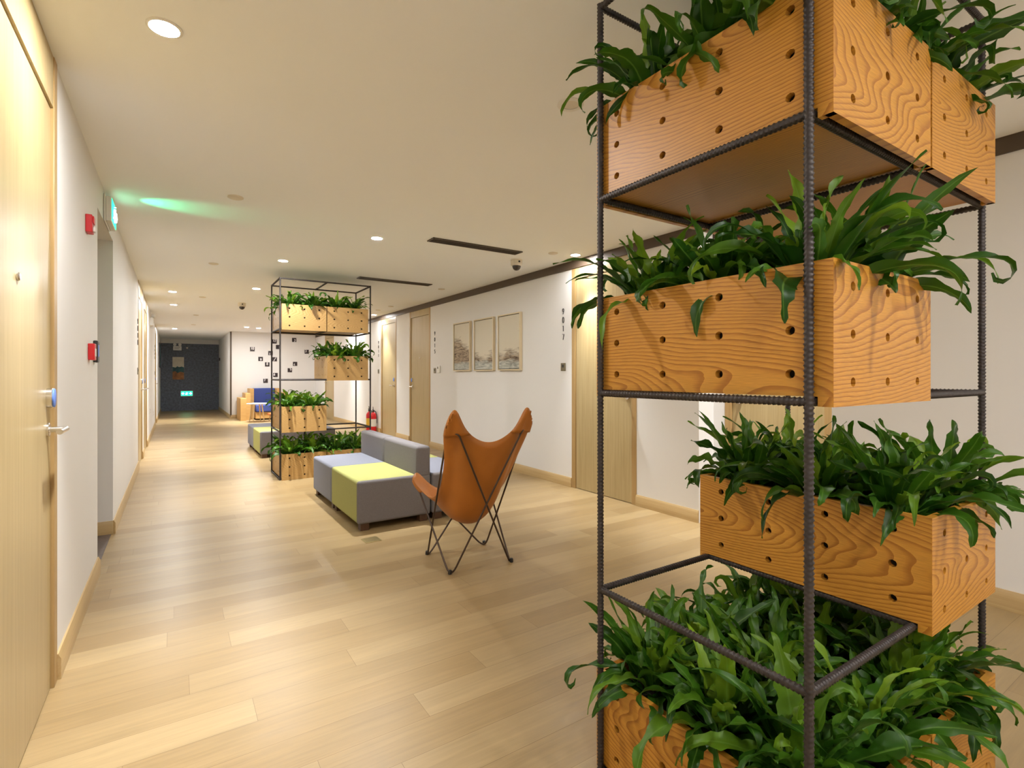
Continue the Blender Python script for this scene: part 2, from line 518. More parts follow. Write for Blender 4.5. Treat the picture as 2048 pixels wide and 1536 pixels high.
for y0, y1 in [(YB, D1[0]), (D1[1], OPEN0), (OPEN1, D2[0]), (D2[1], D3[0]), (D3[1], D4[0]), (D4[1], YD)]:
    baseboard('baseboard_left', XL, 1, y0, y1)
for y0, y1 in [(YB, REC0), (REC1, R17[0]), (R17[1], R15[0]), (R15[1], R13[0]), (R13[1], R11[0]), (R11[1], YF)]:
    baseboard('baseboard_right', XR, -1, y0, y1)
baseboard_x('baseboard_far', YF, -1, XC, XR)
baseboard_x('baseboard_passage', OPEN1, -1, XL - 2.2, XL)
baseboard('baseboard_corridor', XC, -1, YF, YD)

# ------------------------------------------------------------ doors
def door(name, x, sg, y0, y1, handle, top, lock_blue=True, peep=False):
    """sg = +1 when the door faces +x; handle = +1 handle at the far (y1) side, -1 at the near side"""
    fw = .062
    a, b = y0 + fw, y1 - fw
    dz = 2.305
    leaf = struct(B((x - sg * .050, a + .004, .006), (x - sg * .008, b - .004, dz)).obj(name, MT['door']))
    fr = MB()
    fr.box((x - sg * .10, y0, 0), (x + sg * .004, a, top))
    fr.box((x - sg * .10, b, 0), (x + sg * .004, y1, top))
    fr.obj('door_frame', MT['frame'], leaf, .002)
    B((x - sg * .10, a, dz + .006), (x + sg * .001, b, top)).obj('transom_panel', MT['door'], leaf)
    B((x - sg * .11, y0, 0), (x - sg * .10, y1, top)).obj('light_stop_board', MT['black'], leaf)  # unseen black board added behind the door to stop light leaks
    hy = (b - .065) if handle > 0 else (a + .065)
    xs = x - sg * .008
    MY = Matrix.Translation((xs, hy, 1.035)) @ Matrix.Rotation(sg * pi / 2, 4, 'Y')
    h = MB()
    h.lathe([(.027, 0), (.027, .007), (.025, .009), (.011, .009), (.011, .058)], 20, MY)
    d = -1 if handle > 0 else 1
    h.tube([(xs + sg * .055, hy - d * .012, 1.035), (xs + sg * .055, hy + d * .125, 1.035)], .0105, 14)
    h.obj('lever_handle', MT['chrome'], leaf)
    EL = Matrix.Diagonal((1, 1, 1.28, 1))
    ML = Matrix.Translation((xs, hy, 1.158)) @ EL @ Matrix.Rotation(sg * pi / 2, 4, 'Y')
    lk = MB().lathe([(.030, 0), (.030, .017), (.028, .019)], 24, ML).obj('card_lock', MT['chrome'], leaf)
    if lock_blue:
        ML2 = Matrix.Translation((xs + sg * .019, hy, 1.158)) @ EL @ Matrix.Rotation(sg * pi / 2, 4, 'Y')
        MB().lathe([(.0285, 0), (.0285, .004), (.026, .0055)], 24, ML2).obj('reader_face', MT['blue'], lk)
    if peep:
        MP = Matrix.Translation((xs, (a + b) / 2, 1.556)) @ Matrix.Rotation(sg * pi / 2, 4, 'Y')
        MB().lathe([(.014, 0), (.014, .004), (.010, .008), (.006, .008), (.006, .005)], 18, MP).obj('peephole', MT['chrome'], leaf)
    return leaf
door('door_1', XL, 1, *D1, 1, H, peep=True)
door('door_2', XL, 1, *D2, 1, H)
door('door_3', XL, 1, *D3, -1, H)
door('door_4', XL, 1, *D4, -1, H)
door('door_5', XR, -1, *R17, -1, TRIM_Z)
door('door_6', XR, -1, *R15, 1, TRIM_Z, peep=True)
door('door_7', XR, -1, *R13, -1, TRIM_Z)
door('door_8', XR, -1, *R11, 1, TRIM_Z)
door('door_9', RECX, -1, *R19, 1, TRIM_Z)

# ------------------------------------------------------------ ceiling fittings
def downlight(x, y, label, r=.046, power=1.0, tilt=0, lens='lens'):
    t = thing('downlight', label, 'ceiling light', (x, y, H), 0, 'recessed ceiling downlights')
    MB().lathe([(r + .012, 0), (r + .012, -.004), (r + .002, -.006), (r, -.002)], 28).obj('trim_ring', MT['white'], t)
    MB().lathe([(r, -.0015), (r * .98, -.005)], 18, None, False).obj('lens', MT[lens], t)
    ld = bpy.data.lights.new('lamp', 'SPOT')
    ld.energy = LAMP_W * power; ld.color = LAMP_COL
    ld.spot_size = LAMP_SIZE; ld.spot_blend = 1.0; ld.shadow_soft_size = .030
    lo = bpy.data.objects.new('lamp', ld); C.objects.link(lo)
    lo.parent = t; lo.location = (0, 0, -.045); lo.rotation_euler = (tilt, 0, 0)
    return t
downlight(-.031, 2.267, 'large bright downlight nearest the camera at upper left, over the first oak door', power=.85)
downlight(1.565, 4.667, 'glowing downlight over the grey and yellow seating block near the tan chair', power=.65)
downlight(1.003, 6.152, 'glowing downlight just in front of the far planter tower, left of its top')
downlight(1.002, 8.35, 'glowing downlight behind the far planter tower, left of its top rail')
downlight(-.026, 9.346, 'nearer of the pair of downlights along the left wall by the far doors')
downlight(-.016, 11.054, 'second of the pair of downlights along the left wall by the far doors')
downlight(-.002, 16.714, 'downlight farthest down the left wall, at the mouth of the dark corridor')
downlight(1.582, 15.156, 'left of the two close downlights in front of the numbered far wall')
downlight(1.885, 15.301, 'right of the two close downlights in front of the numbered far wall')
downlight(3.53, 4.17, 'downlight tight to the right wall above the door numbered 9017', power=.75, tilt=radians(-8), lens='lens_small')
downlight(3.50, 10.62, 'downlight tight to the right wall beside the far tower, above a pale door', power=.75, tilt=radians(-14), lens='lens_small')
downlight(3.70, 2.22, 'downlight in the recess above the oak door behind the near planter tower', power=.8, lens='lens_small')
downlight(-.03, -1.2, 'downlight behind the camera along the left wall')
downlight(1.45, -.75, 'downlight behind the camera in the middle of the room')
downlight(3.0, -1.45, 'added unseen downlight right of the camera, brightening the near planter tower', power=.55)  # unseen lamp added to brighten the dark right foreground
downlight(3.2, 12.6, 'added unseen downlight behind the far planter tower, lighting the far right wall', power=.8)  # unseen lamp added to keep the far right wall bright

def detector(x, y, label, r=.05):
    o = MB().lathe([(r, 0), (r, -.006), (r * .86, -.010), (r * .3, -.012)], 24).obj('sprinkler_cover', MT['beige'])
    o.location = (x, y, H)
    return tag(o, label, 'ceiling cover', 'round ceiling covers')
detector(.363, 4.146, 'round ceiling cover nearest the green glow of the exit sign', .052)
detector(.37, 6.749, 'round ceiling cover second from the camera in the left row of covers')
detector(.379, 9.737, 'round ceiling cover third in the left row, beside the pair of downlights')
detector(.377, 12.721, 'round ceiling cover fourth in the left row, before the corridor')
detector(.396, 15.136, 'round ceiling cover farthest in the left row, at the corridor mouth')
detector(3.286, 4.238, 'round ceiling cover between the dome camera and the downlight over door 9017')
detector(3.285, 6.907, 'round ceiling cover right of the far slot vent, above the framed pictures')
detector(3.33, 9.15, 'round ceiling cover above the door numbered 9015')
detector(3.31, 9.80, 'round ceiling cover just right of the top of the far planter tower')
t = thing('ceiling_speaker', 'recessed round ceiling fitting with open centre left of the near planter tower', 'ceiling fitting', (1.552, 1.869, H))
MB().lathe([(.062, 0), (.062, -.003), (.050, -.006), (.040, -.004), (.040, -.0005)], 32).obj('trim_ring', MT['white'], t)
MB().lathe([(.0395, -.0015), (.030, -.0022), (.004, -.0022)], 28).obj('grille', MT['beige'], t)

def vent(x0, x1, y0, y1, label):
    t = thing('slot_vent', label, 'ceiling vent', ((x0 + x1) / 2, (y0 + y1) / 2, H), 0, 'linear slot vents')
    a, b = (x1 - x0) / 2, (y1 - y0) / 2
    B((-a, -b, -.003), (a, b, -.0005)).obj('backing', MT['black'], t)
    m = MB()
    m.box((-a, -b, -.010), (a, -b + .012, -.001)); m.box((-a, b - .012, -.010), (a, b, -.001))
    m.box((-a, -b, -.010), (-a + .012, b, -.001)); m.box((a - .012, -b, -.010), (a, b, -.001))
    m.obj('frame', MT['trim'], t)
    m = MB(); n = 6
    for i in range(n):
        y = -b + .012 + (2 * b - .024) * (i + .5) / n
        m.box((-a + .012, y - .003, -.009), (a - .012, y + .003, -.002))
    m.obj('louvre', MT['grille'], t)
vent(1.99, 2.985, 4.355, 4.497, 'nearer dark slot vent in the ceiling, left of the dome camera')
vent(1.99, 3.00, 6.60, 6.745, 'farther dark slot vent in the ceiling, over the far planter tower')

def dome_cam(x, y, label, ang=0):
    t = thing('dome_camera', label, 'security camera', (x, y, H), ang, 'dome security cameras')
    MB().lathe([(.064, 0), (.064, -.055), (.058, -.062), (.052, -.066)], 28).obj('housing', MT['beige'], t)
    MB().lathe([(.047, -.064), (.047, -.072), (.043, -.088), (.034, -.103), (.020, -.113), (.004, -.117)], 24).obj('dome', MT['dome'], t)
    MB().lathe([(.011, 0), (.011, .006)], 14, Matrix.Translation((.0, -.062, -.028)) @ Matrix.Rotation(pi / 2, 4, 'X')).obj('sensor', MT['black'], t)
dome_cam(3.149, 4.716, 'white dome camera between the near slot vent and the right wall', -.1)
dome_cam(.99, 10.165, 'white dome camera far down the ceiling, left of the far planter tower')

# ------------------------------------------------------------ green exit sign on the left wall
def person_sign(m, z0, s):
    """running figure as flat bars, local x right, y up"""
    P = lambda pts, r: m.tube([(x * s, y * s, z0) for x, y in pts], r * s, 8)
    P([(.05, .34), (.05, .35)], .075)
    P([(.02, .22), (-.05, -.02)], .065)
    P([(-.05, -.02), (.10, -.14), (.06, -.36)], .05)
    P([(-.05, -.02), (-.14, -.20), (-.34, -.24)], .05)
    P([(.02, .20), (.16, .08), (.28, .14)], .035)
    P([(.02, .20), (-.16, .16), (-.22, .0)], .035)
t = thing('exit_sign', 'lit green and white running man exit sign high on the left wall over the opening', 'exit sign', (XL + .002, 4.60, 2.385))
place(t, WALL_L, (XL + .002, 4.60, 2.385))
B((-.16, -.09, .0), (.16, .10, .010)).obj('back_plate', MT['white'], t, .004)
B((-.155, -.085, .010), (.155, .085, .042)).obj('casing', MT['white'], t, .006, 3)
B((-.145, -.075, .042), (.145, .075, .045)).obj('lit_face', MT['green_on'], t)
m = MB(); person_sign(m, .046, .15); m.obj('running_figure', MT['white_on'], t)
m = MB()
m.tube([(.08, 0, .046), (.12, 0, .046), (.10, .03, .046), (.13, 0, .046), (.10, -.03, .046)], .008, 6)
m.obj('arrow', MT['white_on'], t)
ld = bpy.data.lights.new('sign_lamp', 'SPOT'); ld.energy = 6.0; ld.color = (.04, 1, .42); ld.spot_size = radians(56); ld.spot_blend = .9; ld.shadow_soft_size = .01
lo = bpy.data.objects.new('sign_lamp', ld); C.objects.link(lo); lo.parent = t
lo.location = (.0, -.03, .062)
lo.rotation_euler = Vector((0, .42, .90)).to_track_quat('-Z', 'Y').to_euler()

# fire alarm sounder, manual call point, card reader
t = thing('fire_alarm', 'red fire alarm sounder with clear strobe, upper of the red boxes on the left wall', 'fire alarm')
place(t, WALL_L, (XL, 3.64, 2.078)); t.scale = (.66, .60, .66)
B((-.06, -.085, 0), (.06, .075, .045)).obj('housing', MT['red'], t, .006)
B((-.035, -.075, .045), (.035, -.03, .062)).obj('strobe', MT['white'], t, .006)
B((-.045, .0, .045), (.045, .065, .055)).obj('sounder_cover', MT['red'], t, .004)
t = thing('fire_call_point', 'red manual call point, lower of the red boxes on the left wall', 'fire alarm')
place(t, WALL_L, (XL, 3.74, 1.378)); t.scale = (.66, .62, .66)
B((-.06, -.075, 0), (.06, .075, .045)).obj('housing', MT['red'], t, .006)
B((-.04, -.04, .045), (.04, .03, .048)).obj('press_plate', MT['white'], t, .001)
t = thing('card_reader', 'narrow black card reader with a blue light beside the red call point', 'card reader')
place(t, WALL_L, (XL, 3.96, 1.388))
B((-.04, -.065, 0), (.04, .065, .022)).obj('housing', MT['black'], t, .005)
B((-.022, -.03, .022), (.022, .04, .0235)).obj('reader_face', MT['blue'], t)

# ------------------------------------------------------------ numbers
def arc(cx, cy, rx, ry, a0, a1, n=14):
    return [(cx + rx * cos(radians(a0 + (a1 - a0) * i / n)), cy + ry * sin(radians(a0 + (a1 - a0) * i / n))) for i in range(n + 1)]
STROKES = {
    '0': [arc(.25, .5, .19, .45, 90, 450, 24)],
    '1': [[(.14, .82), (.27, .95), (.27, .05)]],
    '2': [arc(.25, .72, .19, .23, 170, -35, 12) + [(.06, .05), (.45, .05)]],
    '3': [arc(.23, .73, .19, .22, 150, -90, 12), arc(.23, .28, .21, .23, 90, -150, 12)],
    '4': [[(.34, .05), (.34, .95), (.04, .32), (.47, .32)]],
    '5': [[(.42, .95), (.12, .95), (.09, .55)] + arc(.24, .34, .20, .27, 125, -140, 14)],
    '6': [arc(.25, .29, .19, .24, 90, 450, 20), [(.38, .95), (.15, .55), (.07, .35)]],
    '7': [[(.05, .95), (.44, .95), (.20, .05)]],
    '8': [arc(.25, .73, .16, .22, 90, 450, 20), arc(.25, .28, .19, .23, 90, 450, 20)],
    '9': [arc(.25, .70, .18, .25, 90, 450, 20), [(.43, .68), (.39, .48), (.20, .05)]],
    '/': [[(.02, .05), (.20, .40), (.55, .95)]],
}
def digit_mesh(ch, h, r, ox=0, oy=0, z=.004):
    m = MB()
    for st in STROKES[ch]:
        m.tube([(ox + (x - .25) * h, oy + (y - .5) * h, z) for x, y in st], r, 6)
    return m
def room_number(text, M3, x, y, zt, zb, label, h=.070, r=.0042):
    t = thing('room_number', label, 'room number', group='stacked room numbers')
    place(t, M3, (x, y, (zt + zb) / 2))
    n = len(text); pitch = (zt - zb - h) / (n - 1)
    for i, ch in enumerate(text):
        digit_mesh(ch, h, r, 0, (zt - zb) / 2 - h / 2 - i * pitch).obj('digit', MT['digit'], t)
room_number('9017', WALL_R, XR, 4.579, 2.006, 1.645, 'dark metal room number 9017 stacked vertically beside the nearest right door')
room_number('9015', WALL_R, XR, 8.034, 1.990, 1.615, 'dark metal room number 9015 stacked vertically left of the framed pictures')
room_number('9011', WALL_R, XR, 10.92, 1.990, 1.64, 'dark metal room number 9011 stacked vertically beside the far planter tower')
room_number('9010', WALL_L, XL, 8.30, 1.985, 1.64, 'dark room number seen edge-on before the first far door on the left wall')
room_number('9012', WALL_L, XL, 15.25, 1.985, 1.64, 'dark room number seen edge-on before the farthest door on the left wall')

def plate(M3, x, y, z, label):
    t = thing('door_bell_plate', label, 'wall plate', group='bronze door plates')
    place(t, M3, (x, y, z))
    B((-.042, -.045, 0), (.042, .045, .008)).obj('plate', MT['bronze'], t, .003)
    B((-.016, -.006, .008), (.016, .026, .011)).obj('button', MT['black'], t, .002)
plate(WALL_R, XR, 4.579, 1.340, 'bronze bell plate under the number 9017')
plate(WALL_R, XR, 8.034, 1.325, 'bronze bell plate under the number 9015')
plate(WALL_R, XR, 10.92, 1.330, 'bronze bell plate under the number 9011')
plate(WALL_L, XL, 8.30, 1.30, 'bronze bell plate before the first far door on the left wall')
plate(WALL_L, XL, 15.25, 1.30, 'bronze bell plate before the farthest door on the left wall')
t = thing('thermostat', 'white wall thermostat beside the bell plate under 9015', 'thermostat')
place(t, WALL_R, (XR, 7.86, 1.345))
B((-.05, -.058, 0), (.05, .058, .022)).obj('housing', MT['white'], t, .004)
B((-.038, .008, .022), (-.002, .044, .0235)).obj('display', MT['bronze'], t)
for y, z, l in [(12.25, .55, 'upper small socket plate low on the left wall past the far doors'), (14.3, .38, 'lower small socket plate low on the left wall near the farthest door')]:
    t = thing('wall_socket', l, 'socket')
    place(t, WALL_L, (XL, y, z))
    B((-.043, -.06, 0), (.043, .06, .008)).obj('plate', MT['white'], t, .002)
    m = MB()
    for q in (-.025, .025): m.box((-.014, q - .012, .008), (.014, q + .012, .009))
    m.obj('outlet_face', MT['black'], t)

# number squares scattered on the far wall
SQ = [('10', 1.912, 2.012, 0, .022, 'on the far left of the scatter'), ('12', 2.509, 2.26, 0, .022, 'just left of the upper tower post'),
      ('1', 2.61, 2.097, .035, -.01, 'half hidden behind the tower post'), ('11', 2.4, 1.908, 0, -.02, 'left of the tower post'),
      ('9', 2.131, 1.73, .008, -.022, 'below and right of the ten'), ('8', 2.311, 1.57, 0, .018, 'right of and below the nine'),
      ('/', 2.515, 1.726, 0, 0, 'with a slanting white clock hand between the tower posts'), ('6', 2.536, 1.254, -.03, .02, 'low between the tower posts'),
      ('7', 2.265, 1.081, -.025, .022, 'lowest of the scatter, above the sofa'), ('2', 3.063, 2.327, .018, -.018, 'highest on the right'),
      ('3', 3.427, 1.975, -.028, .022, 'farthest to the right'), ('4', 3.089, 1.595, -.025, -.018, 'right of the tower post at mid height'),
      ('5', 2.938, 1.4, .022, .028, 'below and left of the four')]
WORDS = {'10': 'ten', '12': 'twelve', '1': 'one', '11': 'eleven', '9': 'nine', '8': 'eight', '6': 'six', '7': 'seven', '2': 'two', '3': 'three', '4': 'four', '5': 'five'}
for s, x, z, ox, oy, where in SQ:
    lab = ('black wall square ' + where) if s == '/' else 'black wall square with white %s, %s' % (s, where)
    t = thing('number_square', lab, 'wall number', group='black number squares on the far wall')
    place(t, WALL_F, (x, YF, z))
    B((-.062, -.062, 0), (.062, .062, .008)).obj('square', MT['sticker'], t)
    hh = .115 if s == '/' else .076
    for i, ch in enumerate(s):
        q = ox + (i - (len(s) - 1) / 2) * .044
        digit_mesh(ch, hh, .0088, q, oy, .009).obj('numeral', MT['white_digit'], t)

# ------------------------------------------------------------ three framed pictures
PIC = [(7.271, 6.733, 'left', 'dense brown reeds filling its lower half'), (6.611, 6.062, 'middle', 'reeds thinning toward a far shore'), (5.945, 5.404, 'right', 'a low brown shore over pale water')]
for ya, yb, pos, what in PIC:
    wd = ya - yb; ht = .745
    t = thing('framed_picture', '%s of the three pale framed landscape pictures, with %s' % (pos, what), 'picture', group='three framed landscapes')
    place(t, WALL_R, (XR, (ya + yb) / 2, 1.682))
    m = MB(); a, b, fw = wd / 2, ht / 2, .017
    m.box((-a, -b, .002), (-a + fw, b, .042)); m.box((a - fw, -b, .002), (a, b, .042))
    m.box((-a + fw, -b, .002), (a - fw, -b + fw, .042)); m.box((-a + fw, b - fw, .002), (a - fw, b, .042))
    m.obj('frame', MT['champagne'], t, .0015)
    B((-a + fw, -b + fw, .004), (a - fw, b - fw, .012)).obj('backing', MT['black'], t)
    g = fw + .008
    B((-a + g, -b + g, .012), (a - g, b - g, .032)).obj('canvas', landscape_art('brown_wash_landscape', PIC[0][0] - (ya + yb) / 2), t)

# ------------------------------------------------------------ planter towers
TW, TD = 1.084, .635
RINGS = [.011, .575, 1.190, 1.797, 2.40]
def rebar_mesh(L, name, r=.0086, rib=.0026, pitch=.0112, n=10):
    m = MB(); step = pitch / 4; k = max(2, int(L / step)); v = []; f = []
    for i in range(k + 1):
        z = L * i / k
        for j in range(n):
            a = 2 * pi * j / n
            side = 1 if sin(a) >= 0 else -1
            ph = (z + side * .0028 * cos(a)) / pitch
            q = max(0, cos(2 * pi * ph)) * min(1, abs(sin(a)) * 1.5 + .15)
            rr = r + rib * q
            v.append((rr * cos(a), rr * sin(a), z))
    for i in range(k):
        for j in range(n):
            f.append((i*n+j, i*n+(j+1) % n, (i+1)*n+(j+1) % n, (i+1)*n+j))
    f.append(tuple(range(n-1, -1, -1))); f.append(tuple(k*n+j for j in range(n)))
    m.add(v, f, True)
    return m.mesh(name, MT['rebar'])
RB_POST = rebar_mesh(2.41, 'post'); RB_X = rebar_mesh(TW, 'rail_long'); RB_Y = rebar_mesh(TD, 'rail_short')

EI, TE = .0004, .0004
BW, BL, BH, BT = .510, .708, .308, .018     # box width (x), length (y), height, board thickness
def holed_panel(a, b, t, nx, ny, tf, org, gx=0, rot=False, r=.0105):
    """panel a x b x t with nx x ny drilled holes; tf maps (u, v, w) to box space; grain along u"""
    m = MB(); ca, cb = a / nx, b / ny; K = 4
    off = (random.choice((-1, 1)) * random.uniform(.22, .62) + 2 + 4 * random.randint(0, 5), 5 + random.uniform(-.16, .16) + 10 * random.randint(0, 5))
    def put(pts, fs, smooth=False):
        P = [tf(*p) for p in pts]
        m.add(P, fs, smooth, [(p[0] - a / 2 + off[0], p[1] - b / 2 + off[1]) for p in pts])
    for i in range(nx):
        for j in range(ny):
            x0, x1, y0, y1 = i*ca, (i+1)*ca, j*cb, (j+1)*cb
            cx, cy = (x0+x1)/2, (y0+y1)/2
            per = [(x0 + ca*k/K, y0) for k in range(K)] + [(x1, y0 + cb*k/K) for k in range(K)] + [(x1 - ca*k/K, y1) for k in range(K)] + [(x0, y1 - cb*k/K) for k in range(K)]
            cir = [(cx + r*cos(atan2(q-cy, p-cx)), cy + r*sin(atan2(q-cy, p-cx))) for p, q in per]
            n = len(per)
            pts = [(p, q, 0) for p, q in per] + [(p, q, 0) for p, q in cir]
            put(pts, [(k, n+k, n+(k+1) % n, (k+1) % n) for k in range(n)])
            pts = [(p, q, t) for p, q in per] + [(p, q, t) for p, q in cir]
            put(pts, [(k, (k+1) % n, n+(k+1) % n, n+k) for k in range(n)])
            pts = [(p, q, 0) for p, q in cir] + [(p, q, t) for p, q in cir]
            put(pts, [(k, n+k, n+(k+1) % n, (k+1) % n) for k in range(n)], True)
    e = [((0,0),(a,0)), ((a,0),(a,b)), ((a,b),(0,b)), ((0,b),(0,0))]
    for p, q in e:
        put([(*p, 0), (*q, 0), (*q, t), (*p, t)], [(0, 1, 2, 3)])
    return m

def fern_mesh(name, n=26, seed=0, L0=.22, L1=.36, wide=1.0):
    R = random.Random(seed); m = MB()
    for k in range(n):
        phi = k * 2.39996 + R.uniform(-.35, .35)
        q = (k + .5) / n                       # inner (upright) to outer (spreading)
        e = radians(88 - 56 * q ** .95 + R.uniform(-12, 10))
        L = R.uniform(L0, L1) * (1.0 if q > .25 else .92)
        W = R.uniform(.020, .036) * wide
        if R.random() < .15: W *= 1.3
        bend = radians(R.uniform(10, 60) + 80 * q ** 1.3)
        curl = radians(R.choice([0, 40, 60, 120, 200, 260])) if R.random() < .55 else 0
        tw = R.uniform(-1.3, 1.3); sw = R.uniform(-.7, .7)
        wa = R.uniform(.22, .50); kf = R.uniform(15, 27); ph = R.uniform(0, 6)
        tint = min(1, max(0, R.gauss(.38, .26))) if q > .2 else R.uniform(.5, 1.0)
        S = 22; p = Vector((.022 * cos(phi) * (1 + q), .022 * sin(phi) * (1 + q), R.uniform(-.02, .005)))
        vs, uvs, fs = [], [], []
        for i in range(S + 1):
            t = i / S
            ang = e - bend * t ** 1.6 - curl * max(0, (t - .70) / .30) ** 1.6 + .10 * sin(kf * .45 * t + ph)
            az = phi + sw * t * t + .12 * sin(kf * .4 * t + ph * 1.7) * t
            d = Vector((cos(az) * cos(ang), sin(az) * cos(ang), sin(ang)))
            if i: p = p + d * (L / S)
            if p.z > .285: p.z = .285 + (p.z - .285) * .35
            side = Vector((-sin(az), cos(az), 0))
            nor = side.cross(d) * -1
            a = tw * t
            s2 = side * cos(a) + nor * sin(a); n2 = nor * cos(a) - side * sin(a)
            wt = W * min(1, .26 + 2.6 * t) * max(0, 1 - t) ** .62 * (.70 + .95 * t * (1.3 - t))
            if i == S: wt = .0006
            for s in (-1, -.5, 0, .5, 1):
                wav = wa * W * sin(kf * t + ph + (1.9 if s > 0 else 0)) * abs(s) ** 1.5 * min(1, 2.2 * t) * (1 - .6 * t)
                fold = .38 * abs(s) * wt
                edge = 1 + (.14 * sin(kf * 1.6 * t + ph * 2 + s) + .10 * sin(kf * 3.1 * t + ph * 5 + 2 * s)) * min(1, 3 * t)
                vs.append(p + s2 * (s * wt * edge) + n2 * (fold + wav))
                uvs.append((s * .5 + .5, t))
        for i in range(S):
            for c in range(4):
                fs.append((i*5+c, i*5+c+1, (i+1)*5+c+1, (i+1)*5+c))
        m.add(vs, fs, True, uvs, tint)
    return m.mesh(name, MT['leaf'])
FERNS = [fern_mesh('fern_leaves', 46, 100 + i, .20, .36) for i in range(8)]
FERNS_FAR = [fern_mesh('fern_leaves', 30, 300 + i, .20, .34, 1.15) for i in range(5)]

def planter(x, y, z, label, tower, boxname, rows, ferns, frnd, scale=1.0, hide=(), wood=None):
    """oak box whose front left bottom corner stands at (x, y, z), filled with ferns"""
    wood = wood or MT['oak']
    t = thing('planter_box', label, 'planter box', (x, y, z), 0, 'drilled oak boxes of the ' + tower)
    up = .021
    # front / rear: grain along x
    holed_panel(BW - 2 * EI, BH, BT, 3, 3, lambda u, v, w_: (EI + u, w_, v), 0).obj('front_panel', wood, t, 0)
    holed_panel(BW - 2 * EI, BH, BT, 3, 3, lambda u, v, w_: (BW - EI - u, BL - w_, v), 0).obj('rear_panel', wood, t, 0)
    LS = BL - 2 * EI
    for k in (0, 1):
        if k == 0: tf = lambda u, v, w_: (w_, BL - EI - u, up + v - TE * v / (BH - up))
        else: tf = lambda u, v, w_: (BW - w_, EI + u, up + v - TE * v / (BH - up))
        m = holed_panel(LS, BH - up, BT, 4, 3, tf, 0)
        ys = [(EI, .031), (BL - .031, BL - EI)]
        for a, b in ys:
            x0 = 0 if k == 0 else BW - BT
            o = len(m.v)
            bx = MB().box((x0, a, 0), (x0 + BT, b, up))
            m.add(bx.v, bx.f, False, [(p[1] + 2.3, p[2] + 5) for p in bx.v])
        m.obj('side_panel', wood, t)
    m = MB(); bx = MB().box((BT, BT, up), (BW - BT, BL - BT, up + .012))
    m.add(bx.v, bx.f, False, [(p[1] + 2.1 + random.random(), p[0] + 5.2) for p in bx.v])
    m.obj('base_panel', wood, t)
    # soil body with a lumpy top
    sm = MB(); nx, ny = 8, 10; x0, x1, y0, y1 = BT + .004, BW - BT - .004, BT + .004, BL - BT - .004
    vs = [(x0 + (x1-x0)*i/nx, y0 + (y1-y0)*j/ny, BH - .045 + (random.uniform(-.012, .008) if 0 < i < nx and 0 < j < ny else 0)) for j in range(ny+1) for i in range(nx+1)]
    fs = [(j*(nx+1)+i, j*(nx+1)+i+1, (j+1)*(nx+1)+i+1, (j+1)*(nx+1)+i) for j in range(ny) for i in range(nx)]
    sm.add(vs, fs)
    sm.box((x0, y0, up + .013), (x1, y1, BH - .06))
    sm.obj('soil', MT['soil'], t)
    cols = [.13, BW - .13]
    names_y = {2: ['front', 'rear'], 3: ['front', 'middle', 'rear']}[rows]
    for j in range(rows):
        for i in range(2):
            if (i, j) in hide: continue
            yy = (.125 + (BL - .25) * j / (rows - 1))
            f = bpy.data.objects.new('fern', frnd.choice(ferns)); C.objects.link(f)
            f.location = (x + cols[i] + frnd.uniform(-.02, .02), y + yy + frnd.uniform(-.02, .02), z + BH - .035)
            f.rotation_euler = (frnd.uniform(-.06, .06), frnd.uniform(-.06, .06), frnd.uniform(0, 6.28))
            k = scale * frnd.uniform(.93, 1.06); f.scale = (k, k, min(1.0, k))
            tag(f, 'green strap-leaved fern, %s %s in the %s' % (names_y[j], ('left', 'right')[i], boxname), 'fern', 'ferns in the ' + boxname)
    return t

def tower(x, y, name, label, seed, rows, ferns):
    R = random.Random(seed)
    t = thing('planter_tower', label, 'planter frame', (x, y, 0), 0, 'rebar planter towers')
    for px in (0, TW):
        for py in (0, TD):
            o = link('post', RB_POST, t); o.location = (px, py, 0); o.rotation_euler = (0, 0, R.uniform(0, .2))
    for z in RINGS:
        for py in (0, TD):
            o = link('rail', RB_X, t); o.location = (0, py, z); o.rotation_euler = (pi / 2, 0, pi / 2)
        for px in (0, TW / 2, TW):
            o = link('rail', RB_Y, t); o.location = (px, TD, z); o.rotation_euler = (pi / 2, 0, 0)
    return R
def fill(x, y, name, R, rows, ferns, layout, sc=1.0):
    lx, rx, by = x + .012, x + TW / 2 - .010, y - .043
    for lvl, side, bname in layout:
        z = RINGS[lvl] - .010 if lvl else .0
        planter(lx if side == 'l' else rx, by, z, 'drilled oak planter box, ' + bname, name, bname.split(',')[0], rows, ferns, R, sc, wood=MT['oak_far_lit'] if name == 'far tower' else MT['oak'])
N0, F0 = (1.118, .565), (1.047, 6.618)
R = tower(*N0, 'near tower', 'tall dark rebar frame holding planter boxes, in the right foreground', 11, 3, FERNS)
fill(*N0, 'near tower', R, 3, FERNS, [
    (3, 'l', 'top left box of the near tower'), (3, 'r', 'top right box of the near tower'),
    (2, 'l', 'upper single box of the near tower'), (1, 'r', 'lower single box of the near tower'),
    (0, 'l', 'bottom left box of the near tower'), (0, 'r', 'bottom right box of the near tower')])
R = tower(*F0, 'far tower', 'dark rebar frame holding planter boxes, behind the seating block', 23, 2, FERNS_FAR)
fill(*F0, 'far tower', R, 2, FERNS_FAR, [
    (3, 'l', 'top left box of the far tower'), (3, 'r', 'top right box of the far tower'),
    (2, 'r', 'upper single box of the far tower'), (1, 'l', 'lower single box of the far tower'),
    (0, 'l', 'bottom left box of the far tower'), (0, 'r', 'bottom right box of the far tower')], .98)

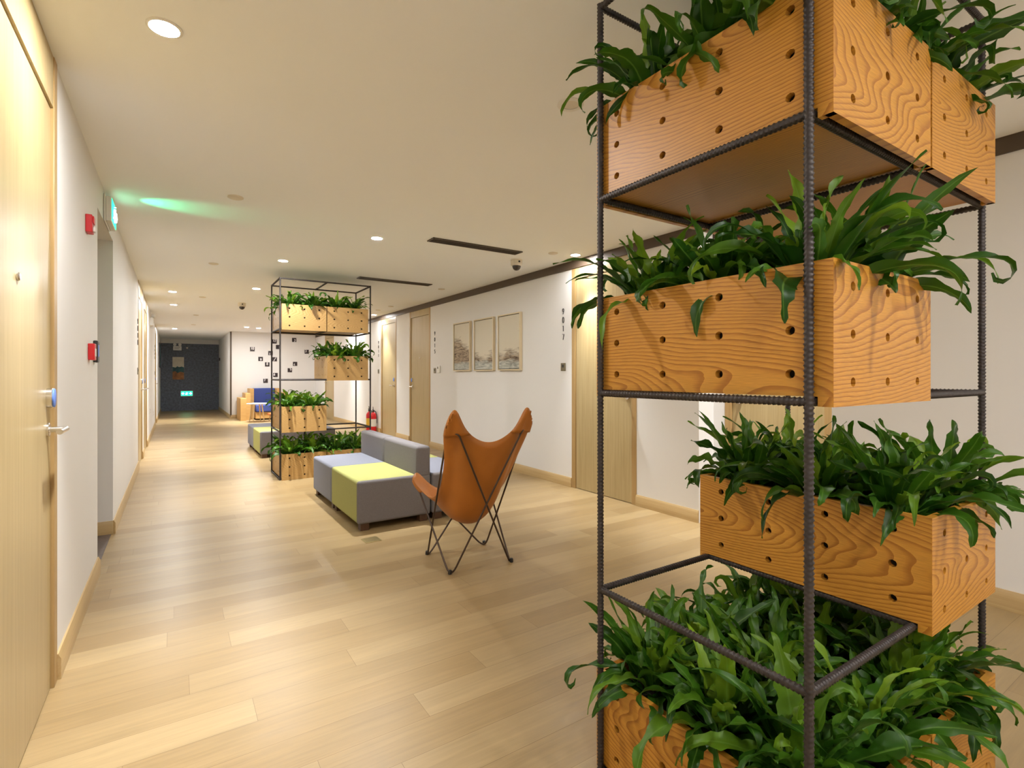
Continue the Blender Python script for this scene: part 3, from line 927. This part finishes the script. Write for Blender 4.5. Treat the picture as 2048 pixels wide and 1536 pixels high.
# ------------------------------------------------------------ modular seating
def seat_module(x, y, wd, ln, mat_top, mat_side, label, back_side, group, end=None):
    """x, y = front left corner; back_side 'r' puts a backrest along the right edge, None no backrest"""
    t = thing('seat_module', label, 'sofa module', (x, y, 0), 0, group)
    g = .004
    y0, y1 = g, ln - g
    z0, z1 = .055, .398
    if end:
        B((g, y0 + .03, z0), (wd - g, y1, z1)).obj('seat', mat_top, t, .022, 4)
        B((g - .001, y0, z0), (wd - g + .001, y0 + .05, z1 + .001)).obj('end_panel', end, t, .022, 4)
    else:
        B((g, y0, z0), (wd - g, y1, z1)).obj('seat', mat_top, t, .022, 4)
    if back_side:
        B((wd - .132, y0, z1 - .02), (wd - g, y1, .640)).obj('backrest', MT['grey'], t, .026, 4)
    for px in (.03, wd - .10):
        for py in (.02, ln - .09):
            B((px, py, 0), (px + .07, py + .07, z0 + .005)).obj('leg', MT['block'], t, .003)
    return t
def seating(dx, dy, where, grp):
    x0, y0 = 1.212 + dx, 4.08 + dy
    seat_module(x0, y0, .634, .84, MT['yellow'], None, 'lime yellow seat with grey backrest, front left of ' + where, 'r', grp, MT['grey'])
    seat_module(x0, y0 + .845, .634, .74, MT['lav'], None, 'pale grey seat with backrest, rear left of ' + where, 'r', grp)
    seat_module(x0 + .640, y0, .465, .84, MT['lav'], None, 'pale grey seat without backrest, front right of ' + where, None, grp, MT['grey'])
    seat_module(x0 + .640, y0 + .845, .465, .74, MT['yellow'], None, 'lime yellow seat without backrest, rear right of ' + where, None, grp)
seating(0, 0, 'the block by the tan chair', 'near seating block')
seating(-.145, 4.42, 'the block behind the far tower', 'far seating block')
t = thing('floor_socket', 'square brass socket lid set in the floor by the yellow seat', 'floor socket', (1.243, 3.842, 0), .05)
B((-.06, -.06, .0005), (.06, .06, .004)).obj('frame', MT['brass'], t, .0015)
B((-.047, -.047, .004), (.047, .047, .0055)).obj('lid', MT['brass'], t, .001)

# ------------------------------------------------------------ butterfly chair
def rounded(pts, rad, n=6):
    out = []; m = len(pts)
    for i in range(m):
        a, p, c = Vector(pts[i-1]), Vector(pts[i]), Vector(pts[(i+1) % m])
        r = rad[i]
        u, v = (a - p).normalized(), (c - p).normalized()
        s, e = p + u * r, p + v * r
        for k in range(n + 1):
            q = k / n
            out.append(s * (1-q)**2 + p * 2*q*(1-q) + e * q*q)
    return out
ch = thing('butterfly_chair', 'tan leather butterfly chair on thin brown steel rods, seen from behind', 'chair', (1.675, 3.10, 0), radians(-4.3))
BLt, BRt, FLt, FRt = Vector((-.280, -.355, 1.012)), Vector((.280, -.355, 1.012)), Vector((-.272, .33, .535)), Vector((.272, .33, .535))
rr = .0062
def bez(a, mid, b, t):
    k = mid * 2 - (a + b) / 2
    return a * (1-t)**2 + k * 2*t*(1-t) + b * t*t
A0, A1 = BLt + Vector((-.036, -.032, .112)), BRt + Vector((.036, -.032, .112))
A2, A3 = FLt + Vector((-.034, .055, .070)), FRt + Vector((.034, .055, .070))
Mb, Mf = Vector((0, -.335, .828)), Vector((0, .27, .405))
Ml, Mr = Vector((-.236, -.02, .462)), Vector((.236, -.02, .462))
def sling(u, v):
    """u left-right, v back-front; Coons patch between the four sagging edges"""
    back, front = bez(A0, Mb, A1, u), bez(A2, Mf, A3, u)
    left, right = bez(A0, Ml, A2, v), bez(A1, Mr, A3, v)
    tongue = lambda q: math.exp(-((min(q, 1 - q) - .12) / .075) ** 2)
    back = back + Vector((0, 0, .042)) * tongue(u)
    front = front + Vector((0, .018, .022)) * tongue(u)
    left = left + Vector((-.016, 0, 0)) * tongue(v); right = right + Vector((.016, 0, 0)) * tongue(v)
    bil = A0*(1-u)*(1-v) + A1*u*(1-v) + A2*(1-u)*v + A3*u*v
    p = back*(1-v) + front*v + left*(1-u) + right*u - bil
    d = 16 * u*(1-u)*v*(1-v)
    return p + Vector((0, -.045, .060)) * d
def sling_n(u, v):
    e = 1e-3
    return (sling(min(1, u+e), v) - sling(max(0, u-e), v)).cross(sling(u, min(1, v+e)) - sling(u, max(0, v-e))).normalized()
def rounded_uv(u, v, R=.15):
    a, b = min(u, 1 - u), min(v, 1 - v)
    if a < R and b < R:
        du, dv = R - a, R - b
        d = sqrt(du * du + dv * dv)
        if d > R:                                   # pull the corner on to a quarter circle
            k = max(du, dv) / d
            du, dv = du * k, dv * k
            a2, b2 = R - du, R - dv
            u = a2 if u < .5 else 1 - a2
            v = b2 if v < .5 else 1 - b2
    return u, v
m = MB(); NS = 40
vs = [sling(*rounded_uv(i / NS, j / NS)) for j in range(NS + 1) for i in range(NS + 1)]
m.add(vs, [(j*(NS+1)+i, j*(NS+1)+i+1, (j+1)*(NS+1)+i+1, (j+1)*(NS+1)+i) for j in range(NS) for i in range(NS)], True)
o = m.obj('sling', MT['leather'], ch)
q = o.modifiers.new('thick', 'SOLIDIFY'); q.thickness = .0045; q.offset = 0
def pocket(cu, cv, drop, off):
    """pocket sewn over the corner (cu, cv) on the underside, cut straight across below"""
    m = MB(); n = 12; vs = []
    at = lambda d, b: ((1 - d * b if cu else d * b), (1 - d * (1 - b) if cv else d * (1 - b)))
    ztip = max(sling(*rounded_uv(*at(.10, i / n))).z for i in range(n + 1))
    for i in range(n + 1):
        b = i / n; d = .02
        while d < .45 and ztip - sling(*rounded_uv(*at(d, b))).z < drop: d += .004
        for j in range(n + 1):
            u, v = rounded_uv(*at(d * j / n, b))
            edge = min(1, 7 * b, 7 * (1 - b)) * min(1, 4 * j / n)
            vs.append(sling(u, v) + sling_n(u, v) * (off * (.2 + .8 * edge)))
    m.add(vs, [(i*(n+1)+j, i*(n+1)+j+1, (i+1)*(n+1)+j+1, (i+1)*(n+1)+j) for j in range(n) for i in range(n)], True)
    o = m.obj('pocket', MT['leather'], ch)
    q = o.modifiers.new('thick', 'SOLIDIFY'); q.thickness = .003; q.offset = 0
for cu, cv in ((0, 0), (1, 0), (0, 1), (1, 1)):
    pocket(cu, cv, .155 if cv == 0 else .10, -.022)
FZ = -.027
c1, c2, c3, c4 = (-.217, -.204, FZ), (-.222, .203, FZ), (.221, .211, FZ), (.221, -.208, FZ)
def tip_of(cu, cv):
    u, v = (.095 if cu == 0 else .905), (.085 if cv == 0 else .915)
    return sling(u, v) - sling_n(u, v) * .011
TBL, TBR, TFL, TFR = tip_of(0, 0), tip_of(1, 0), tip_of(0, 1), tip_of(1, 1)
def tipped(tip, f1, f2):
    d = Vector(f1) - Vector(f2); d.z = 0
    d = d.normalized() * .036
    return [tip + d, tip - d]
def loop(tipA, fA, tipB, fB, dz):
    a1, a2 = tipped(tipA, fB, fA); b1, b2 = tipped(tipB, fA, fB)
    pts = [a1, a2, fA, b1, b2, fB]
    return rounded([Vector(p) + Vector((0, dz if Vector(p).z < .1 else 0, 0)) for p in pts], [.030, .030, .085, .030, .030, .085])
MB().tube(loop(TBL, c2, TFR, c4, .004), rr, 10, True).obj('frame_rod', MT['rod'], ch)
MB().tube(loop(TBR, c3, TFL, c1, -.009), rr, 10, True).obj('frame_rod', MT['rod'], ch)
for c in (c1, c2, c3, c4):
    MB().lathe([(.012, 0), (.013, .006), (.011, .024), (.007, .027)], 14, Matrix.Translation((c[0], c[1], 0))).obj('foot_cap', MT['black'], ch)

# ------------------------------------------------------------ fire extinguishers
def extinguisher(x, y, label, yellow):
    t = thing('fire_extinguisher', label, 'fire extinguisher', (x, y, 0), .6, 'floor-standing fire extinguishers')
    MB().lathe([(.060, 0), (.066, .006), (.066, .37), (.058, .405), (.036, .428), (.020, .438), (.020, .455)], 22).obj('cylinder', MT['red'], t)
    MB().lathe([(.0665, .14), (.0665, .30)], 22).obj('label_band', MT['yel_label'] if yellow else MT['white'], t)
    m = MB().lathe([(.021, .455), (.021, .49), (.012, .497)], 14)
    m.tube([(0, 0, .485), (-.03, -.02, .50), (-.10, -.06, .515)], .008, 8)
    m.tube([(0, 0, .495), (-.03, -.02, .525), (-.09, -.06, .565)], .007, 8)
    m.obj('valve_handle', MT['black'], t)
    MB().tube([(.02, 0, .475), (.07, -.01, .455), (.094, -.01, .38), (.088, -.01, .26), (.083, -.01, .20)], [.010, .010, .011, .016, .019], 10).obj('hose', MT['black'], t)
extinguisher(3.60, 10.98, 'red fire extinguisher with black hose, right of the far tower post', False)
extinguisher(3.595, 11.24, 'red fire extinguisher with yellow label, just behind the far tower post', True)

# ------------------------------------------------------------ far lounge corner
so = thing('lounge_armchair', 'blue cushioned armchair with stepped oak arms under the numbered far wall', 'armchair', (1.50, 15.75, 0))
def arm(x0, sg):
    t = MB()
    for k, (wx, yy, zz) in enumerate([(.14, .0, .615), (.13, .22, .745), (.11, .44, .868)]):
        a = x0 + sg * sum([.14, .13, .11][:k])
        t.box((a, yy, 0), (a + sg * (wx - .001), 1.02, zz))
    return t
arm(0, 1).obj('arm', MT['box_oak'], so, .004)
arm(1.36, -1).obj('arm', MT['box_oak'], so, .004)
B((.381, .06, .04), (.979, 1.0, .22)).obj('base', MT['box_oak'], so, .004)
for k in range(1):
    a = .383
    B((a, .03, .221), (a + .594, .80, .43)).obj('seat_cushion', MT['navy'], so, .03, 3)
    B((a, .80, .30), (a + .594, 1.0, .87)).obj('back_cushion', MT['navy'], so, .03, 3)
def round_table(x, y, r, h, top_mat, label, nm, cat):
    t = thing(nm, label, cat, (x, y, 0))
    MB().lathe([(r * .9, h - .028), (r, h - .018), (r, h - .004), (r * .985, h)], 32).obj('top', top_mat, t)
    for k in range(4):
        a = pi / 4 + k * pi / 2 + .2
        MB().tube([(r * .55 * cos(a), r * .55 * sin(a), h - .03), (r * .80 * cos(a), r * .80 * sin(a), 0)], [.018, .012], 10).obj('leg', MT['birch'], t)
round_table(1.845, 15.30, .25, .495, MT['white'], 'small round white table on pale wood legs before the blue sofa', 'side_table', 'table')
round_table(2.26, 15.26, .17, .21, MT['orange'], 'low stool with orange top beside the white table, half behind the far tower', 'low_stool', 'stool')

# ------------------------------------------------------------ end of the corridor
t = thing('canvas_painting', 'tall painting with cream top and rust lower half on the dark end wall', 'picture')
place(t, WALL_F, (.108, YD, 1.49))
B((-.17, -.395, 0), (.17, .395, .03)).obj('canvas', MT['cream'], t)
B((-.168, -.393, .030), (.168, -.08, .0315)).obj('paint_field', MT['art_rust'], t)
m = MB(); pts = [(-.168, .05), (-.08, .02), (-.03, .07), (.03, .04), (.10, .06), (.168, .03), (.168, -.15), (.06, -.12), (-.02, -.17), (-.09, -.10), (-.168, -.12)]
m.add([(x, y, z) for z in (.030, .033) for x, y in pts], [tuple(range(11, 22))] + [(i, (i+1) % 11, 11 + (i+1) % 11, 11 + i) for i in range(11)])
m.obj('paint_stroke', MT['art_teal'], t)
t = thing('low_exit_sign', 'lit green two-arrow exit sign low on the dark end wall', 'exit sign')
place(t, WALL_F, (.36, YD, .602))
B((-.185, -.095, 0), (.185, .095, .02)).obj('casing', MT['white'], t, .004)
B((-.17, -.08, .02), (.17, .08, .023)).obj('lit_face', MT['green_on'], t)
m = MB(); person_sign(m, .025, .13); m.obj('running_figure', MT['white_on'], t)
for sx in (-1, 1):
    MB().tube([(sx * .07, 0, .025), (sx * .125, 0, .025), (sx * .105, .035, .025), (sx * .15, 0, .025), (sx * .105, -.035, .025)], .009, 6).obj('arrow', MT['white_on'], t)
def emergency(M3, loc, label):
    t = thing('emergency_light', label, 'emergency light')
    place(t, M3, loc)
    B((-.125, -.075, 0), (.125, .075, .06)).obj('housing', MT['white'], t, .006)
    for sx in (-1, 1):
        h = MB().lathe([(.022, -.03), (.045, 0), (.050, .035), (.046, .04)], 18, Matrix.Translation((sx * .075, .125, .05)))
        h.tube([(sx * .075, .07, .03), (sx * .075, .10, .03)], .012, 8)
        h.obj('lamp_head', MT['white'], t)
    m = MB()
    for k in range(2): m.box((-.08, .02 - k * .035, .06), (.08 - k * .04, .028 - k * .035, .061))
    m.obj('indicator', MT['digit'], t)
emergency(WALL_F, (.08, YD, 2.19), 'white twin-head emergency light high on the dark end wall')
emergency(WALL_L, (XL, 12.45, 2.30), 'white twin-head emergency light high on the left wall past the far doors')
o = MB().lathe([(.028, 0), (.028, .02), (.012, .024)], 16).obj('wall_sensor', MT['beige']); tag(o, 'tiny round sensor beside the emergency light on the dark end wall', 'sensor')
place(o, WALL_F, (.37, YD, 2.21))
t = thing('notice_frame', 'dark framed notice seen edge-on on the left wall of the end corridor', 'picture frame')
place(t, WALL_L, (XL, 19.6, 1.87))
m = MB(); m.box((-.4, -.38, 0), (.4, .38, .03)); m.obj('frame', MT['black'], t, .002)
B((-.36, -.34, .03), (.36, .34, .032)).obj('print', MT['art_teal'], t)
o = B((XC - .03, 20.9, 1.76), (XC, 20.98, 1.86)).obj('wall_switch', MT['black'], None, .003); tag(o, 'small black box on the right wall of the end corridor', 'switch')
